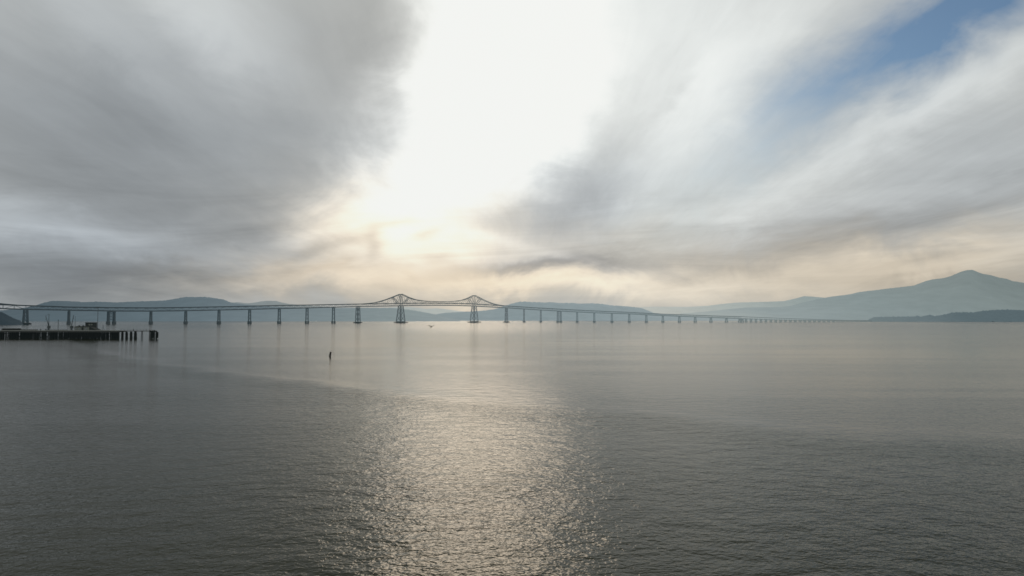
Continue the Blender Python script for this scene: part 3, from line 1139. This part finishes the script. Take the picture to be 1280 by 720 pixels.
def derrick(px, H, label, jib, dy=3.5):
    root = thing('derrick_crane', label, 'crane', wtop(px, dy), group='derrick cranes on the wharf')
    mb = MB()
    mb.box(-.7, .7, -.7, .7, 0, .7)
    mb.tube((0, 0, .7), (0, 0, 1.3), .5, .42, 10)
    mb.build('base', M_iron, root)
    mb = MB()
    mb.bar((-.42, 0, 1.3), (0.0, 0, H * .55), .2)
    mb.bar((.42, 0, 1.3), (0.0, 0, H * .55), .2)
    for k in range(6):
        z0 = 1.3 + k * (H * .55 - 1.3) / 6
        z1 = 1.3 + (k + 1) * (H * .55 - 1.3) / 6
        w0, w1 = .42 * (1 - k / 6), .42 * (1 - (k + 1) / 6)
        mb.bar((-w0, 0, z0), (w1, 0, z1), .1)
    mb.tube((0, 0, 1.2), (0, 0, H), .2, .12, 8)
    mb.build('mast', M_iron, root)
    mb = MB()
    mb.box(-.55, .85, -.6, .6, 1.3, 3.0)
    mb.build('cab', M_iron, root)
    mb = MB()
    jx, jz = jib
    mb.bar((0, -.25, 2.6), (jx, -.05, jz), .14)
    mb.bar((0, .25, 2.6), (jx, .05, jz), .14)
    for k in range(7):
        t0, t1 = k / 7, (k + 1) / 7
        mb.bar((jx * t0, -.25 + .2 * t0, 2.6 + (jz - 2.6) * t0), (jx * t1, .25 - .2 * t1, 2.6 + (jz - 2.6) * t1), .07)
    mb.build('jib', M_iron, root)
    mb = MB()
    mb.tube((0, 0, H), (jx, 0, jz), .04, .04, 6)
    mb.tube((jx, 0, jz), (jx, 0, jz - 2.2), .04, .04, 6)
    mb.tube((jx, 0, jz - 2.2), (jx, 0, jz - 2.6), .14, .05, 8)
    mb.build('cable', M_iron, root)


derrick(61.7, 10.4, 'tall single-mast derrick crane left of the thin pole on the wharf', (-2.0, 9.2))
derrick(90.2, 4.4, 'derrick crane with steep peaked jib beside the pale shed', (1.1, 9.6))


def pole(name, px, H, r, label, cat, dy=4.0, head=None, arm=None):
    root = thing(name, label, cat, wtop(px, dy))
    mb = MB()
    mb.tube((0, 0, 0), (0, 0, H), r * 1.2, r * .8, 10)
    mb.build('shaft', M_iron, root)
    mb = MB()
    mb.tube((0, 0, 0.004), (0, 0, .5), r * 2.2, r * 1.8, 10)
    mb.build('base', M_iron, root)
    if head:
        mb = MB()
        mb.box(-head, head, -.25, .25, H - .05, H + .35)
        mb.box(-head * .9, -head * .35, -.4, -.2502, H - .2, H + .25)
        mb.box(head * .35, head * .9, -.4, -.2502, H - .2, H + .25)
        mb.build('lamp_head', M_iron, root)
    if arm:
        mb = MB()
        mb.bar((-arm, 0, H - .5), (arm, 0, H - .5), .14)
        mb.build('crossarm', M_iron, root)
    return root


pole('utility_pole', 73.6, 6.9, .15, 'thin dark pole standing between the two derricks on the wharf', 'pole', arm=.5)
pole('utility_pole', 94.6, 9.0, .10, 'thin tall pole beside the left end of the pale shed', 'pole')
pole('lamp_post', 122.7, 14.4, .15, 'tallest thin lamp post, right of the shed with a double lamp head', 'lamp post', head=1.1)
tp = thing('tripod_beacon', 'small tripod beacon on the wharf right of the lamp post', 'beacon', wtop(129.6, 3))
for k in range(3):
    t = 2 * math.pi * k / 3 + .5
    mb = MB()
    mb.bar((math.cos(t) * .9, math.sin(t) * .9, 0), (0, 0, 2.2), .14)
    mb.build('leg', M_iron, tp)
mb = MB()
mb.tube((0, 0, 2.0), (0, 0, 3.0), .1, .08, 8)
mb.tube((0, 0, 2.7), (0, 0, 3.15), .26, .2, 10)
mb.build('lantern', M_iron, tp)
pole('mooring_post', 167.5, 1.3, .12, 'short post rising from the catwalk above the pile clusters', 'post', dy=4.2)

# ------------------------------------------------------------------ lone pile in the water
g0 = at(412.4, 445.6, 12 * F / (445.6 - HOR))
mb = MB()
NS = 12
rings = [(-2.5, 0.31, 0), (0.0, 0.31, .0), (0.45, 0.285, .03), (0.9, 0.30, .08), (1.35, .28, .16), (1.75, .29, .24), (1.95, .2, .27)]
for z, r, lx in rings:
    for k in range(NS):
        t = 2 * math.pi * k / NS
        rr = r * (1 + .12 * mnoise.noise(Vector((math.cos(t) * 2, math.sin(t) * 2, z * 1.5))))
        mb.v.append((lx + math.cos(t) * rr, math.sin(t) * rr, z + (.12 * math.sin(t * 2 + 1) if z > 1.5 else 0)))
for j in range(len(rings) - 1):
    for k in range(NS):
        a, b = j * NS + k, j * NS + (k + 1) % NS
        mb.f.append((a, b, b + NS, a + NS))
mb.f.append(tuple((len(rings) - 1) * NS + k for k in range(NS)))
o = mb.build('timber_pile', M_post, smooth=True, loc=(g0.x, g0.y, 0))
o.scale = (1, 1, 0.78)
tag(o, 'lone black timber pile leaning slightly in open water left of centre', 'pile')


# ------------------------------------------------------------------ gull
def build_bird():
    c = at(539.2, 408.6, 128)
    mb = MB()
    # body: lathe along local y (flying away to the right), wings as tapered bent aerofoils joined at the shoulder ring
    prof = [(-.30, .012, -.01), (-.24, .055, .0), (-.12, .085, .0), (0.02, .095, .0), (.12, .08, .008), (.19, .05, .02), (.235, .048, .03), (.275, .036, .03), (.30, .014, .02), (.345, .004, .012)]
    n = 10
    for y, r, z in prof:
        for k in range(n):
            t = 2 * math.pi * k / n
            mb.v.append((math.cos(t) * r, y, z + math.sin(t) * r * .92))
    for j in range(len(prof) - 1):
        for k in range(n):
            a, b = j * n + k, j * n + (k + 1) % n
            mb.f.append((a, b, b + n, a + n))
    mb.f.append(tuple(range(n - 1, -1, -1)))
    mb.f.append(tuple((len(prof) - 1) * n + k for k in range(n)))
    # tail fan
    b = len(mb.v)
    mb.v += [(-.04, -.26, .01), (.04, -.26, .01), (.09, -.44, .0), (.03, -.47, .0), (-.03, -.47, .0), (-.09, -.44, .0)]
    mb.v += [(x, y, z - .012) for x, y, z in mb.v[b:b + 6]]
    mb.f += [(b, b + 1, b + 2, b + 3, b + 4, b + 5), (b + 11, b + 10, b + 9, b + 8, b + 7, b + 6)]
    for i in range(6):
        j = (i + 1) % 6
        mb.f.append((b + i, b + 6 + i, b + 6 + j, b + j))
    for sg in (-1, 1):
        # x out, y chord centre, z height, chord, thickness
        sec = [(.03, .04, .03, .27, .040), (.16, .06, .10, .26, .034), (.32, .08, .19, .23, .026), (.45, .05, .25, .19, .020), (.60, -.02, .30, .14, .014), (.76, -.11, .34, .05, .008)]
        b = len(mb.v)
        for x, y, z, ch, th in sec:
            for fy, fz in ((.5, 0), (.2, .5), (-.2, .4), (-.5, 0), (-.2, -.3), (.2, -.4)):
                mb.v.append((sg * x, y + fy * ch, z + fz * th))
        for j in range(len(sec) - 1):
            for k in range(6):
                q = (b + j * 6 + k, b + j * 6 + (k + 1) % 6, b + (j + 1) * 6 + (k + 1) % 6, b + (j + 1) * 6 + k)
                mb.f.append(q if sg < 0 else q[::-1])
        e = b + (len(sec) - 1) * 6
        mb.f.append(tuple(e + k for k in range(6)))
    o = mb.build('gull', M_bird, smooth=True, loc=c)
    o.rotation_euler = (R(34), 0, R(-12))
    o.scale = (0.92, 0.92, 0.92)
    tag(o, 'gull flying low over the water with raised wings, between the two bridge towers', 'bird')


build_bird()


# ------------------------------------------------------------------ far boats and a house
def boat(px, py, Lh, label, hull, rz):
    Y = 12 * F / (py - HOR)
    root = thing('motor_boat', label, 'boat', (at(px, py, Y).x, Y, 0), rz)
    mb = MB()
    w = Lh * .15
    st = [(-.5, .8, .0), (-.2, 1.0, .0), (.15, .95, .0), (.38, .55, .05), (.5, .05, .12)]
    for t, b, s in st:
        x = t * Lh
        mb.v += [(x, -w * b * .7, -.5), (x, w * b * .7, -.5), (x, w * b, .09 * Lh + s * Lh * .4), (x, -w * b, .09 * Lh + s * Lh * .4)]
    for j in range(len(st) - 1):
        for k in range(4):
            mb.f.append((j * 4 + k, j * 4 + (k + 1) % 4, j * 4 + 4 + (k + 1) % 4, j * 4 + 4 + k))
    mb.f += [(3, 2, 1, 0), (16, 17, 18, 19)]
    mb.build('hull', hull, root)
    mb = MB()
    zc = .09 * Lh
    mb.box(-.28 * Lh, .14 * Lh, -w * .7, w * .7, zc - .1, zc + .13 * Lh)
    mb.box(-.3 * Lh, .16 * Lh, -w * .75, w * .75, zc + .13 * Lh + .003, zc + .15 * Lh)
    cbn = mb.build('cabin', hull, root)
    mb = MB()
    for sy in (-1, 1):
        mb.box(-.22 * Lh, .1 * Lh, sy * w * .71 - .02, sy * w * .71 + .02, zc + .05 * Lh, zc + .1 * Lh)
    mb.build('window', M_glass, cbn)
    mb = MB()
    mb.tube((-.1 * Lh, 0, zc + .15 * Lh), (-.1 * Lh, 0, zc + .3 * Lh), .1, .06, 6)
    mb.build('mast', hull, root)


boat(395, 401.75, 15, 'tiny white motor boat far off behind the bridge piers left of centre', M_white, R(165))
boat(1241.5, 402.55, 15, 'small dark boat lying under the wooded shore at right', M_hullk, R(10))

hp = at(658.3, 395.2, 7010)
hs_ = thing('house', 'tiny pale house on the hill slope right of the bridge peaks', 'house', hp)
mb = MB()
mb.box(-5.5, 5.5, -5, 5, -8, 6)
mb.build('wall', M_house, hs_)
mb = MB()
mb.v = [(-6, -5.6, 6.01), (6, -5.6, 6.01), (6, 5.6, 6.01), (-6, 5.6, 6.01), (-6, 0, 9.5), (6, 0, 9.5)]
mb.f = [(0, 3, 2, 1), (0, 1, 5, 4), (2, 3, 4, 5), (1, 2, 5), (3, 0, 4)]
mb.build('roof', M_house, hs_)
for xx in (-3, 3):
    mb = MB()
    mb.box(xx - .8, xx + .8, -5.05, -4.98, 1.5, 3.5)
    mb.build('window', M_glass, hs_)
